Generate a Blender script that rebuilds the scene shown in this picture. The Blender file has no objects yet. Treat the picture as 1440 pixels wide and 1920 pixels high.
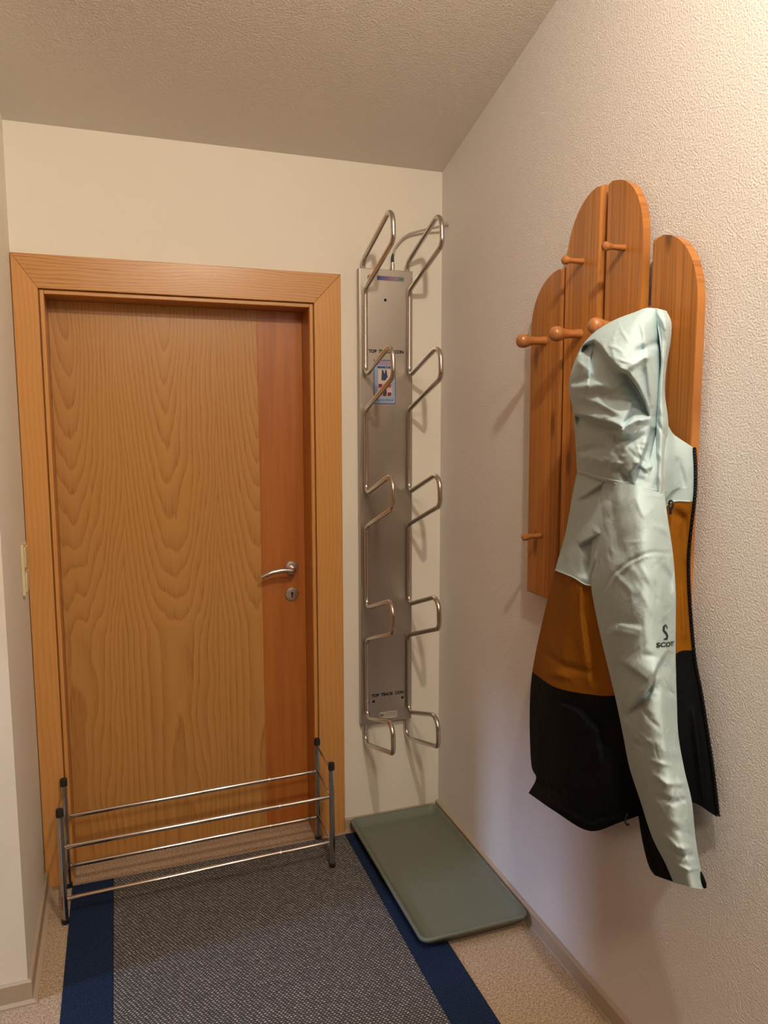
import bpy, bmesh, math, random
import numpy as np
from mathutils import Vector, Matrix

random.seed(4); rng = np.random.default_rng(4)
PI = math.pi
SC = bpy.context.scene
COL = SC.collection

# ------------------------------------------------------------------ camera
F_PX = 1408.93                                   # focal length in pixels of the 1440 x 1920 frame
CAM = np.array([-1.1541, -2.6116, 1.5402])
YAW, PITCH, ROLL = 0.3412, 0.1162, -0.0017
c_f = np.array([math.sin(YAW)*math.cos(PITCH), math.cos(YAW)*math.cos(PITCH), -math.sin(PITCH)])
_r0 = np.array([math.cos(YAW), -math.sin(YAW), 0.0]); _u0 = np.cross(_r0, c_f)
c_r = math.cos(ROLL)*_r0 + math.sin(ROLL)*_u0
c_u = -math.sin(ROLL)*_r0 + math.cos(ROLL)*_u0
cam_data = bpy.data.cameras.new('camera')
cam_data.sensor_fit = 'VERTICAL'; cam_data.sensor_height = 36.0
cam_data.lens = F_PX/1920*36.0; cam_data.clip_start = 0.02
cam = bpy.data.objects.new('camera', cam_data); COL.objects.link(cam)
cam.matrix_world = Matrix(((c_r[0], c_u[0], -c_f[0], CAM[0]), (c_r[1], c_u[1], -c_f[1], CAM[1]),
                           (c_r[2], c_u[2], -c_f[2], CAM[2]), (0, 0, 0, 1)))
SC.camera = cam

# ------------------------------------------------------------------ world, light, exposure
SC.view_settings.view_transform = 'Standard'; SC.view_settings.look = 'None'
SC.view_settings.gamma = 1.0; SC.view_settings.use_curve_mapping = False
SC.view_settings.exposure = 0.28
W = bpy.data.worlds.new('world'); SC.world = W; W.use_nodes = True
W.node_tree.nodes['Background'].inputs[0].default_value = (0.45, 0.62, 1.0, 1)   # sky outside the window
W.node_tree.nodes['Background'].inputs[1].default_value = 0.6

LAMP = (-0.60, -2.20, 2.72)
ld = bpy.data.lights.new('ceiling_bulb', 'POINT'); ld.energy = 56; ld.color = (1.0, 0.865, 0.69)
ld.shadow_soft_size = 0.035
lo = bpy.data.objects.new('ceiling_bulb', ld); lo.location = LAMP; COL.objects.link(lo)

# unseen warm fill light, added behind the camera to lift the lower part
l2 = bpy.data.lights.new('rear_fill_light', 'AREA'); l2.shape = 'DISK'; l2.size = 0.4; l2.energy = 32; l2.color = (1.0, 0.865, 0.69)
l2o = bpy.data.objects.new('rear_fill_light', l2); l2o.location = (-0.9, -3.7, 2.9); COL.objects.link(l2o)

# daylight coming in through the window of the side room on the left
wd = bpy.data.lights.new('window_daylight', 'AREA'); wd.shape = 'RECTANGLE'; wd.size = 0.6; wd.size_y = 0.26
wd.energy = 42; wd.color = (0.50, 0.65, 1.0)
wo = bpy.data.objects.new('window_daylight', wd); wo.location = (-3.70, -0.76, 1.75)
wo.rotation_euler = (0, -PI/2, 0); COL.objects.link(wo)

# ------------------------------------------------------------------ helpers
def tag(o, label=None, cat=None, group=None, kind=None):
    if label: o['label'] = label
    if cat: o['category'] = cat
    if group: o['group'] = group
    if kind: o['kind'] = kind
    return o

BASE = {}
def empty(name, loc, label=None, cat=None, group=None, kind=None):
    o = bpy.data.objects.new(name, None); o.location = loc; o.empty_display_size = 0.05
    COL.objects.link(o); BASE[o.name] = Vector(loc)
    return tag(o, label, cat, group, kind)

def link(name, me, m, parent=None, smooth=False, center=None):
    """link a mesh given in world coordinates; its origin moves to its own middle"""
    co = np.array([v.co[:] for v in me.vertices])
    c = Vector(center) if center is not None else Vector((co.min(0)+co.max(0))/2)
    me.transform(Matrix.Translation(-c))
    o = bpy.data.objects.new(name, me)
    for mm in (m if isinstance(m, (list, tuple)) else [m]): me.materials.append(mm)
    COL.objects.link(o); BASE[o.name] = c.copy()
    if parent is not None:
        o.parent = parent; o.location = c - BASE[parent.name]
    else: o.location = c
    if smooth:
        for p in me.polygons: p.use_smooth = True
    return o

def from_data(name, v, f, m, parent=None, smooth=False, uv=None):
    me = bpy.data.meshes.new(name); me.from_pydata([tuple(map(float, p)) for p in v], [], [tuple(map(int, q)) for q in f]); me.update()
    return link(name, me, m, parent, smooth)

def from_bm(name, bm, m, parent=None, smooth=False):
    bmesh.ops.recalc_face_normals(bm, faces=bm.faces[:])
    for e in bm.edges:
        if len(e.link_faces) == 2 and e.calc_face_angle(0.0) > 0.62: e.smooth = False
    me = bpy.data.meshes.new(name); bm.to_mesh(me); bm.free()
    return link(name, me, m, parent, smooth)

def b_box(bm, lo, hi, bev=0.0, seg=2):
    r = bmesh.ops.create_cube(bm, size=1.0); vs = r['verts']
    for v in vs:
        v.co = Vector(((lo[i]+hi[i])/2 + v.co[i]*(hi[i]-lo[i])) for i in range(3))
    if bev:
        es = list({e for v in vs for e in v.link_edges})
        bmesh.ops.bevel(bm, geom=es, offset=bev, segments=seg, affect='EDGES', profile=0.5)

def box(name, lo, hi, m, parent=None, bev=0.0, seg=2):
    bm = bmesh.new(); b_box(bm, lo, hi, bev, seg)
    return from_bm(name, bm, m, parent)

def fillet(pts, rad, n=6):
    pts = [np.array(p, float) for p in pts]; out = [pts[0]]
    for i in range(1, len(pts)-1):
        r = rad[i-1] if isinstance(rad, (list, tuple)) else rad
        a, b, c = pts[i-1], pts[i], pts[i+1]
        u = a-b; w = c-b; lu, lw = np.linalg.norm(u), np.linalg.norm(w); u /= lu; w /= lw
        ang = math.acos(max(-1, min(1, float(u@w))))
        d = min(r/math.tan(ang/2), lu*0.49, lw*0.49) if ang < PI-1e-3 else 0
        if d <= 1e-6: out.append(b); continue
        rr = d*math.tan(ang/2); bis = u+w; bis /= np.linalg.norm(bis); o = b + bis*(rr/math.sin(ang/2))
        p0, p1 = b+u*d-o, b+w*d-o
        om = math.acos(max(-1, min(1, float(p0@p1)/rr/rr)))
        for k in range(n+1):
            t = k/n
            out.append(o + (math.sin((1-t)*om)*p0 + math.sin(t*om)*p1)/math.sin(om))
    out.append(pts[-1]); return out

def b_tube(bm, path, r, seg=12, caps=True):
    P = [Vector(p) for p in path]; n = len(P); rings = []
    rs = r if isinstance(r, (list, tuple)) else [r]*n
    T = [(P[min(i+1, n-1)]-P[max(i-1, 0)]).normalized() for i in range(n)]
    ref = Vector((0, 0, 1)) if abs(T[0].z) < 0.9 else Vector((0, 1, 0))
    N = (ref - T[0]*ref.dot(T[0])).normalized()
    for i in range(n):
        N = (N - T[i]*N.dot(T[i])).normalized(); B = T[i].cross(N)
        rings.append([bm.verts.new(P[i] + (N*math.cos(2*PI*k/seg) + B*math.sin(2*PI*k/seg))*rs[i]) for k in range(seg)])
    for i in range(n-1):
        for k in range(seg):
            f = bm.faces.new((rings[i][k], rings[i][(k+1) % seg], rings[i+1][(k+1) % seg], rings[i+1][k])); f.smooth = True
    if caps:
        bm.faces.new(rings[0][::-1]); bm.faces.new(rings[-1])

def tube(name, path, r, m, parent=None, seg=12):
    bm = bmesh.new(); b_tube(bm, path, r, seg)
    return from_bm(name, bm, m, parent)

def b_lathe(bm, prof, org, axis, seg=24):
    """prof: (distance along axis, radius)"""
    path = [Vector(org) + Vector(axis).normalized()*a for a, _ in prof]
    b_tube(bm, path, [max(r, 1e-4) for _, r in prof], seg)

def lathe(name, prof, org, axis, m, parent=None, seg=24):
    bm = bmesh.new(); b_lathe(bm, prof, org, axis, seg)
    return from_bm(name, bm, m, parent)

def prism(name, outline, axis, lo, hi, m, parent=None, bev=0.0, seg=3):
    """outline in the two axes other than `axis`, extruded along it; bevel on the hi cap"""
    bm = bmesh.new(); oth = [i for i in range(3) if i != axis]
    def mk(p, d):
        c = [0, 0, 0]; c[oth[0]], c[oth[1]], c[axis] = p[0], p[1], d; return bm.verts.new(c)
    a = [mk(p, lo) for p in outline]; b = [mk(p, hi) for p in outline]; n = len(a)
    bm.faces.new(a[::-1]); top = bm.faces.new(b)
    for i in range(n): bm.faces.new((a[i], a[(i+1) % n], b[(i+1) % n], b[i]))
    if bev:
        bmesh.ops.bevel(bm, geom=list(top.edges), offset=bev, segments=seg, affect='EDGES', profile=0.5)
    return from_bm(name, bm, m, parent)

# ------------------------------------------------------------------ materials
class NT:
    def __init__(s, name):
        s.m = bpy.data.materials.new(name); s.m.use_nodes = True
        s.t = s.m.node_tree; s.t.nodes.clear()
        s.out = s.t.nodes.new('ShaderNodeOutputMaterial'); s.b = s.t.nodes.new('ShaderNodeBsdfPrincipled')
        s.t.links.new(s.b.outputs[0], s.out.inputs[0])
    def n(s, typ, **kw):
        o = s.t.nodes.new('ShaderNode'+typ)
        for k, v in kw.items(): setattr(o, k, v)
        return o
    def put(s, sock, v):
        if isinstance(v, bpy.types.NodeSocket): s.t.links.new(v, sock)
        elif isinstance(v, (tuple, list)) and sock.type == 'RGBA' and len(v) == 3: sock.default_value = (*v, 1)
        else: sock.default_value = v
    def math(s, op, a, b=None, c=None):
        o = s.n('Math', operation=op)
        for i, v in enumerate((a, b, c)):
            if v is not None: s.put(o.inputs[i], v)
        return o.outputs[0]
    def obj(s): return s.n('TexCoord').outputs['Object']
    def world(s): return s.n('NewGeometry').outputs['Position']
    def xyz(s, v):
        o = s.n('SeparateXYZ'); s.put(o.inputs[0], v); return o.outputs
    def comb(s, x, y, z):
        o = s.n('CombineXYZ')
        for i, v in enumerate((x, y, z)): s.put(o.inputs[i], v)
        return o.outputs[0]
    def scale(s, v, sc):
        o = s.n('VectorMath', operation='MULTIPLY'); s.put(o.inputs[0], v); s.put(o.inputs[1], sc); return o.outputs[0]
    def add(s, v, w):
        o = s.n('VectorMath', operation='ADD'); s.put(o.inputs[0], v); s.put(o.inputs[1], w); return o.outputs[0]
    def noise(s, v, sc, det=3, rough=0.5, dist=0.0):
        o = s.n('TexNoise'); s.put(o.inputs['Vector'], v); o.inputs['Scale'].default_value = sc
        o.inputs['Detail'].default_value = det; o.inputs['Roughness'].default_value = rough; o.inputs['Distortion'].default_value = dist
        return o.outputs[0]
    def ramp(s, fac, stops, interp='LINEAR'):
        o = s.n('ValToRGB'); s.put(o.inputs[0], fac); e = o.color_ramp; e.interpolation = interp
        while len(e.elements) < len(stops): e.elements.new(0.5)
        for el, (p, c) in zip(e.elements, stops): el.position = p; el.color = (*c, 1) if len(c) == 3 else c
        return o.outputs[0]
    def mix(s, f, a, b, mode='MIX'):
        o = s.n('Mix', data_type='RGBA', blend_type=mode)
        s.put(o.inputs[0], f); s.put(o.inputs[6], a); s.put(o.inputs[7], b); return o.outputs[2]
    def bump(s, h, strength=0.3, dist=0.001, normal=None):
        o = s.n('Bump'); s.put(o.inputs['Height'], h); o.inputs['Strength'].default_value = strength; o.inputs['Distance'].default_value = dist
        if normal is not None: s.put(o.inputs['Normal'], normal)
        return o.outputs[0]
    def fin(s, col=None, rough=None, normal=None, metal=None, **kw):
        if col is not None: s.put(s.b.inputs['Base Color'], col)
        if rough is not None: s.put(s.b.inputs['Roughness'], rough)
        if normal is not None: s.put(s.b.inputs['Normal'], normal)
        if metal is not None: s.put(s.b.inputs['Metallic'], metal)
        for k, v in kw.items(): s.put(s.b.inputs[k.replace('_', ' ')], v)
        return s.m

def srgb(r, g, b):
    return tuple(((c/255)/12.92 if c/255 <= 0.04045 else ((c/255+0.055)/1.055)**2.4) for c in (r, g, b))

def m_plaster(name, col, sc=150, st=0.5, dist=0.0012):
    t = NT(name); p = t.world()
    a = t.noise(p, sc, 2, 0.5); b = t.noise(p, sc*0.42, 2, 0.6)
    h = t.math('ADD', t.ramp(a, [(0.38, (0, 0, 0)), (0.74, (1, 1, 1))]), t.math('MULTIPLY', b, 0.6))
    c = t.mix(t.math('MULTIPLY', t.noise(p, 2.2, 3), 0.25), col, tuple(x*0.9 for x in col))
    return t.fin(c, 0.85, t.bump(h, st, dist), Specular_IOR_Level=0.25)

def m_plain(name, col, rough=0.5, metal=0.0, bumpsc=None, st=0.1, **kw):
    t = NT(name); p = t.obj()
    c = t.mix(t.noise(p, 30, 3), tuple(x*0.93 for x in col), tuple(min(1, x*1.05) for x in col))
    nrm = t.bump(t.noise(p, bumpsc, 3), st, 0.001) if bumpsc else None
    return t.fin(c, rough, nrm, metal, **kw)

def m_oak(name, base, dark, horizontal=False, period=0.165, k=-0.115, rf=78, cathedral=True, rough=0.32, amt=0.85):
    """oak veneer: growth rings cut by a slanted plane, leaves mirrored side by side"""
    t = NT(name); p = t.obj(); x, y, z = t.xyz(p)
    if horizontal: x, z = z, x
    q = t.comb(x, y, z)
    slow = t.noise(t.scale(q, (4.0, 1.0, 0.9)), 1.0, 3, 0.5)
    fine = t.noise(t.scale(q, (60, 20, 6)), 1.0, 3, 0.6)
    xx = t.math('ADD', x, t.math('MULTIPLY', t.math('SUBTRACT', slow, 0.5), 0.12))
    xf = t.math('PINGPONG', t.math('ADD', xx, 3*2*period - 0.02), period)
    if cathedral:
        d = t.math('ADD', t.math('MULTIPLY', t.math('MAXIMUM', z, -0.15), k), t.math('MULTIPLY', t.math('SUBTRACT', slow, 0.5), 0.09))
        d = t.math('ADD', d, 0.13)
        r = t.math('SQRT', t.math('ADD', t.math('MULTIPLY', xf, xf), t.math('MULTIPLY', d, d)))
    else:
        r = xx
    r = t.math('ADD', r, t.math('MULTIPLY', fine, 0.006))
    w = t.math('FRACT', t.math('MULTIPLY', r, rf))
    ring = t.ramp(w, [(0.0, (0.1, 0.1, 0.1)), (0.55, (0.45, 0.45, 0.45)), (0.9, (1, 1, 1)), (1.0, (0.1, 0.1, 0.1))])
    pores = t.noise(t.scale(q, (420, 120, 9)), 1.0, 2, 0.7)
    pr = t.ramp(pores, [(0.52, (0, 0, 0)), (0.68, (1, 1, 1))])
    f = t.math('MULTIPLY', ring, t.math('ADD', amt*0.55, t.math('MULTIPLY', pr, amt*0.6)))
    broad = t.noise(t.scale(q, (9, 3, 0.7)), 1.0, 2)
    c = t.mix(t.math('MULTIPLY', broad, 0.6), base, tuple(v*0.84 for v in base))
    c = t.mix(f, c, dark)
    return t.fin(c, rough, t.bump(f, 0.06, 0.0004), Specular_IOR_Level=0.4, Coat_Weight=0.15, Coat_Roughness=0.25)

def m_cherry(name, base, dark):
    t = NT(name); q = t.obj()
    a = t.noise(t.scale(q, (30, 10, 1.6)), 1.0, 4, 0.6); b = t.noise(t.scale(q, (6, 3, 1.2)), 1.0, 3)
    c = t.mix(t.ramp(a, [(0.35, (0, 0, 0)), (0.75, (1, 1, 1))]), base, dark)
    c = t.mix(t.math('MULTIPLY', b, 0.4), c, dark)
    return t.fin(c, 0.34, None, Coat_Weight=0.15, Coat_Roughness=0.25)

def m_pine(name, base, dark):
    """glued pine: 2.5 cm lamellas of differing tone, straight dark year lines"""
    t = NT(name); p = t.obj(); x, y, z = t.xyz(p)
    rnd = t.n('ObjectInfo').outputs['Random']
    off = t.math('MULTIPLY', rnd, 17.0)
    warp = t.noise(t.comb(t.math('MULTIPLY', y, 8.0), off, t.math('MULTIPLY', z, 2.0)), 1.0, 2)
    yy = t.math('ADD', y, t.math('MULTIPLY', t.math('SUBTRACT', warp, 0.5), 0.02))
    lam = t.math('FLOOR', t.math('MULTIPLY', t.math('ADD', y, 1.0), 26.0))
    wn = t.n('TexWhiteNoise', noise_dimensions='2D'); t.put(wn.inputs['Vector'], t.comb(lam, off, 0.0))
    lines = t.noise(t.comb(t.math('MULTIPLY', t.math('ADD', yy, t.math('MULTIPLY', wn.outputs[0], 3.0)), 210.0), off, t.math('MULTIPLY', z, 2.2)), 1.0, 2, 0.6)
    l = t.ramp(lines, [(0.40, (0, 0, 0)), (0.72, (1, 1, 1))])
    kv = t.n('TexVoronoi', feature='F1', voronoi_dimensions='2D'); kv.inputs['Scale'].default_value = 1.0
    t.put(kv.inputs['Vector'], t.comb(t.math('ADD', off, t.math('MULTIPLY', y, 6.0)), t.math('MULTIPLY', z, 1.7), 0.0))
    knot = t.ramp(kv.outputs['Distance'], [(0.035, (1, 1, 1)), (0.085, (0, 0, 0))])
    c = t.mix(wn.outputs[0], base, tuple(v*0.70 for v in base))
    c = t.mix(t.math('MULTIPLY', l, 0.85), c, dark)
    c = t.mix(t.math('MULTIPLY', knot, 0.75), c, tuple(v*0.35 for v in dark))
    return t.fin(c, 0.33, None, Coat_Weight=0.35, Coat_Roughness=0.2)

def m_steel(name, col, rough, aniso_axis=None):
    t = NT(name); p = t.obj()
    if aniso_axis == 'x': g = t.noise(t.scale(p, (3, 3, 900)), 1.0, 2)
    else: g = t.noise(t.scale(p, (500, 500, 4)), 1.0, 2)
    r = t.math('ADD', rough-0.05, t.math('MULTIPLY', g, 0.10))
    c = t.mix(t.noise(p, 6, 3), tuple(v*0.88 for v in col), col)
    return t.fin(c, r, None, 1.0)

M = {}
M['wall'] = m_plaster('white_roughcast_lamp_tint', (0.80, 0.755, 0.665), 260, 0.22, 0.001)  # warm lamp tone put into the wall colour
M['wall_right'] = m_plaster('white_coarse_roughcast_day_tint', (0.79, 0.76, 0.74), 230, 0.6, 0.0015)  # missing daylight fill put into the colour as a cooler tint
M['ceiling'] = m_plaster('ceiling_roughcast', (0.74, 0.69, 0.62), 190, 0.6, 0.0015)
M['jambplaster'] = m_plaster('smooth_white_paint', (0.78, 0.74, 0.69), 60, 0.08)
M['hall'] = m_pine('dark_bounce_absorber', srgb(120, 82, 50), srgb(80, 50, 28))  # invented dark finish for unseen walls, keeps bounce light down
M['skirt'] = m_plain('taupe_skirting', srgb(176, 160, 140), 0.5)
M['oak'] = m_oak('oak_veneer_leaf', srgb(198, 145, 81), srgb(148, 96, 44))
M['oak_v'] = m_oak('oak_casing_upright', srgb(210, 153, 88), srgb(184, 126, 62), cathedral=False, rf=70)
M['oak_h'] = m_oak('oak_casing_head', srgb(210, 153, 88), srgb(150, 96, 44), True, cathedral=False, rf=105, amt=1.0)
M['oak_jamb'] = m_oak('oak_jamb_lining', srgb(190, 125, 62), srgb(160, 98, 45), cathedral=False, rf=70)
M['cherry'] = m_cherry('cherry_veneer', srgb(188, 116, 52), srgb(158, 88, 34))
M['pine'] = m_pine('orange_stained_pine', srgb(200, 131, 60), srgb(140, 80, 30))
M['peg'] = m_pine('turned_beech_peg', srgb(196, 130, 76), srgb(156, 96, 52))
M['satin'] = m_steel('satin_nickel', (0.62, 0.58, 0.53), 0.33)
M['chrome'] = m_steel('chrome_tube', (0.64, 0.62, 0.60), 0.07)
M['steel_panel'] = m_steel('brushed_stainless_panel', (0.47, 0.43, 0.375), 0.40)
M['rod'] = m_steel('stainless_rod', (0.62, 0.58, 0.53), 0.24)
M['black_plastic'] = m_plain('black_plastic', (0.012, 0.012, 0.013), 0.45)
M['dark'] = m_plain('dark_cavity', (0.004, 0.004, 0.004), 0.9)
M['ink'] = m_plain('black_print', (0.006, 0.006, 0.007), 0.6)
M['tray'] = m_plain('olive_green_plastic', srgb(106, 112, 100), 0.5, 0, 260, 0.12)
M['cream'] = m_plain('cream_plastic', srgb(212, 196, 160), 0.4)
M['cable'] = m_plain('grey_cable_sheath', srgb(170, 162, 148), 0.5)

def m_carpet():
    t = NT('beige_speckled_carpet'); p = t.world()
    a = t.noise(p, 320, 3, 0.75); b = t.noise(p, 150, 2, 0.6); g = t.noise(p, 5, 2)
    f = t.math('ADD', t.math('MULTIPLY', a, 0.75), t.math('MULTIPLY', b, 0.3))
    c = t.ramp(f, [(0.40, srgb(104, 84, 66)), (0.52, srgb(182, 158, 132)), (0.64, srgb(222, 204, 180))])
    c = t.mix(t.math('MULTIPLY', g, 0.25), c, srgb(150, 120, 92))
    return t.fin(c, 0.95, t.bump(a, 0.7, 0.003), Specular_IOR_Level=0.1, Sheen_Weight=0.1)
M['carpet'] = m_carpet()

def m_weave():
    t = NT('flecked_flatweave'); p = t.world(); x, y, z = t.xyz(p)
    jit = t.math('MULTIPLY', t.math('SUBTRACT', t.noise(p, 60, 1), 0.5), 0.006)
    v = t.math('DIVIDE', t.math('ADD', y, jit), 0.0068)
    row = t.math('FLOOR', v)
    u = t.math('ADD', t.math('DIVIDE', t.math('ADD', x, jit), 0.0105), t.math('MULTIPLY', row, 0.37))
    fu = t.math('ABSOLUTE', t.math('SUBTRACT', t.math('FRACT', u), 0.5))
    fv = t.math('ABSOLUTE', t.math('SUBTRACT', t.math('FRACT', v), 0.5))
    wn = t.n('TexWhiteNoise', noise_dimensions='2D'); t.put(wn.inputs['Vector'], t.comb(t.math('FLOOR', u), row, 0.0))
    d = t.math('ADD', t.math('MULTIPLY', fu, fu), t.math('MULTIPLY', t.math('MULTIPLY', fv, fv), 1.3))
    k = t.ramp(d, [(0.03, (1, 1, 1)), (0.17, (0, 0, 0))])
    fib = t.noise(p, 900, 2)
    light = t.mix(wn.outputs[0], srgb(150, 145, 138), srgb(222, 214, 198))
    dark = t.mix(fib, srgb(46, 48, 60), srgb(84, 84, 88))
    c = t.mix(t.math('MULTIPLY', k, t.math('ADD', 0.62, t.math('MULTIPLY', fib, 0.5))), dark, light)
    return t.fin(c, 0.95, t.bump(k, 0.9, 0.003), Specular_IOR_Level=0.08)
M['weave'] = m_weave()

def m_navy():
    t = NT('navy_ribbed_border'); p = t.world()
    a = t.ramp(t.noise(p, 300, 3, 0.75), [(0.35, (0, 0, 0)), (0.65, (1, 1, 1))]); b = t.noise(t.scale(p, (40, 300, 1)), 1.0, 2)
    c = t.mix(a, srgb(16, 26, 50), srgb(52, 70, 104))
    return t.fin(c, 0.95, t.bump(t.math('ADD', a, b), 0.7, 0.003), Specular_IOR_Level=0.08)
M['navy'] = m_navy()

def m_cloth(name, col, rough=0.8, spec=0.18, bumpst=0.32):
    t = NT(name); p = t.obj()
    n1 = t.noise(p, 20, 5, 0.6, 0.9); n2 = t.noise(p, 900, 2)
    c = t.mix(t.math('MULTIPLY', n2, 0.25), col, tuple(v*0.8 for v in col))
    nb = t.bump(n1, bumpst, 0.010); nb = t.bump(n2, 0.10, 0.0006, nb)
    return t.fin(c, rough, nb, Specular_IOR_Level=spec)
M['mint'] = m_cloth('pale_mint_shell', srgb(184, 207, 213))
M['mint_edge'] = m_cloth('pale_mint_trim', srgb(189, 209, 213))
M['ochre'] = m_cloth('ochre_shell', srgb(140, 86, 10))
M['black'] = m_cloth('black_shell', (0.0040, 0.0044, 0.0058), 0.75, 0.10)

# ------------------------------------------------------------------ room shell
XL, H, YC = -1.436, 2.4466, -0.536        # left return wall, ceiling height, outer corner of the left wall
XFAR, YBACK = -3.6, -4.2                  # side room on the left, wall behind the camera
DX0, DX1, DZ = -1.378, -0.468, 1.975      # door opening in the wall

def wall_mesh(name, quads, m, parent=None):
    v, f = [], []
    for q in quads:
        f.append(tuple(range(len(v), len(v)+4))); v += q
    o = from_data(name, v, f, m, parent); return tag(o, kind='structure')

bm = bmesh.new(); b_box(bm, (XFAR-0.2, YBACK-0.2, -0.1), (0.2, 0.3, 0.0))
tag(from_bm('floor', bm, M['carpet']), 'beige speckled carpet floor around the rug', 'floor', kind='structure')
SLOPE, YR0 = 0.288, -2.7                     # the ceiling rises away from the back wall under the roof, then runs level
HT = H - SLOPE*YR0
cpts = [(0.3, H-0.3*SLOPE), (YR0, HT), (YBACK-0.2, HT), (YBACK-0.2, HT+0.12), (YR0, HT+0.12), (0.3, H-0.3*SLOPE+0.12)]
bm = bmesh.new()
ca = [bm.verts.new((XFAR-0.2, y, z)) for y, z in cpts]; cb_ = [bm.verts.new((0.2, y, z)) for y, z in cpts]
bm.faces.new(ca); bm.faces.new(cb_[::-1])
for k in range(6): bm.faces.new((ca[k], cb_[k], cb_[(k+1) % 6], ca[(k+1) % 6]))
tag(from_bm('ceiling', bm, M['ceiling']), 'rough plastered sloping ceiling in shade', 'ceiling', kind='structure')
HW = HT + 0.02
bm = bmesh.new(); b_box(bm, (0.0, YBACK-0.2, 0), (0.15, 0.3, HW))
tag(from_bm('wall_right', bm, M['wall_right']), 'coarse white plaster wall with the coat rack', 'wall', kind='structure')
bm = bmesh.new()
b_box(bm, (XL-0.3, 0.0, 0), (DX0, 0.2, H)); b_box(bm, (DX1, 0.0, 0), (0.0, 0.2, H)); b_box(bm, (DX0, 0.0, DZ), (DX1, 0.2, H))
tag(from_bm('wall_back', bm, M['wall']), 'white plaster wall around the oak door', 'wall', kind='structure')
bm = bmesh.new(); b_box(bm, (XFAR, YC, 0), (XL, 0.0, HW), 0)
tag(from_bm('wall_left', bm, M['wall']), 'white plaster wall ending in a corner left of the door', 'wall', kind='structure')
bm = bmesh.new(); b_box(bm, (XFAR-0.2, YBACK-0.15, 0), (0.2, YBACK, HW))
tag(from_bm('wall_front', bm, M['hall']), kind='structure')
WY0, WY1, WZ0, WZ1 = -0.90, -0.62, 1.40, 2.1           # tall narrow window of the side room
bm = bmesh.new()
b_box(bm, (XFAR-0.08, YBACK, 0), (XFAR, WY0, HW)); b_box(bm, (XFAR-0.08, WY1, 0), (XFAR, 0.2, HW))
b_box(bm, (XFAR-0.08, WY0, 0), (XFAR, WY1, WZ0)); b_box(bm, (XFAR-0.08, WY0, WZ1), (XFAR, WY1, HW))
tag(from_bm('wall_side', bm, M['wall']), kind='structure')
bm = bmesh.new(); b_box(bm, (-1.85, YBACK, 0), (-1.75, -0.86, HW)); b_box(bm, (-1.85, -0.86, 1.10), (-1.75, YC, HW))      # unseen partition with a low gap, added to bound the daylight patch
tag(from_bm('wall_daylight_baffle', bm, M['hall']), kind='structure')

# skirtings: a flat strip with a low foot
def skirting(name, path, h=0.054, th=0.010, foot=0.022):
    """path: list of (x, y); the strip stands on the left-hand side of the path"""
    prof = [(0, 0), (foot, 0), (foot, 0.004), (th, 0.008), (th, h-0.003), (th-0.003, h), (0, h)]
    P = [np.array(p, float) for p in path]; v, f = [], []
    for i, p in enumerate(P):
        if i == 0: d0 = d1 = P[1]-P[0]
        elif i == len(P)-1: d0 = d1 = P[-1]-P[-2]
        else: d0, d1 = P[i]-P[i-1], P[i+1]-P[i]
        n0 = np.array([-d0[1], d0[0]])/np.linalg.norm(d0); n1 = np.array([-d1[1], d1[0]])/np.linalg.norm(d1)
        nn = (n0+n1)/(1+n0@n1)
        for a, z in prof: v.append((p[0]+nn[0]*a, p[1]+nn[1]*a, z))
    k = len(prof)
    for i in range(len(P)-1):
        for j in range(k): f.append((i*k+j, i*k+(j+1) % k, (i+1)*k+(j+1) % k, (i+1)*k+j))
    f.append(tuple(range(k))[::-1]); f.append(tuple(range((len(P)-1)*k, len(P)*k)))
    return from_data(name, v, f, M['skirt'])
tag(skirting('baseboard_right', [(-0.0005, -4.2), (-0.0005, -0.001)][::1], th=0.012, foot=0.014), 'grey taupe skirting along the right wall', 'skirting', kind='structure')
tag(skirting('baseboard_left', [(XL+0.0005, -0.024), (XL+0.0005, YC-0.0005), (XFAR, YC-0.0005)], h=0.060), 'taupe skirting wrapping the left wall corner', 'skirting', kind='structure')
tag(skirting('baseboard_back', [(-0.016, -0.0005), (-0.389, -0.0005)], th=0.010, foot=0.011, h=0.045), 'taupe skirting behind the boot tray', 'skirting', kind='structure')

# ------------------------------------------------------------------ door
door = empty('door_1', (-0.93, 0.0, 0.0), 'oak veneered door in a mitred oak frame, closed', 'door', kind='structure')
cx0, cx1, cz = -1.434, -0.3925, 2.060           # casing outside
ix0, ix1, iz = -1.362, -0.489, 1.958            # casing inside
cy0, cy1 = -0.020, 0.0
def casing(name, outline, m):
    return prism(name, outline, 1, cy1, cy0, m, door, 0.002, 2)
casing('casing', [(cx0, 0), (ix0, 0), (ix0, iz), (cx0, cz)], M['oak_v'])
casing('casing', [(ix1, 0), (cx1, 0), (cx1, cz), (ix1, iz)], M['oak_v'])
casing('casing_head', [(cx0, cz), (ix0, iz), (ix1, iz), (cx1, cz)], M['oak_h'])
# bead inside the casing, a dark groove apart
g = 0.004; bw = 0.012
box('stop_bead', (ix0+g, -0.016, 0), (ix0+g+bw, 0.03, iz-g), M['oak_v'], door, 0.002)
box('stop_bead', (ix1-g-bw, -0.016, 0), (ix1-g, 0.03, iz-g), M['oak_v'], door, 0.002)
box('stop_bead', (ix0+g+bw, -0.016, iz-g-bw), (ix1-g-bw, 0.03, iz-g), M['oak_h'], door, 0.002)
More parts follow.
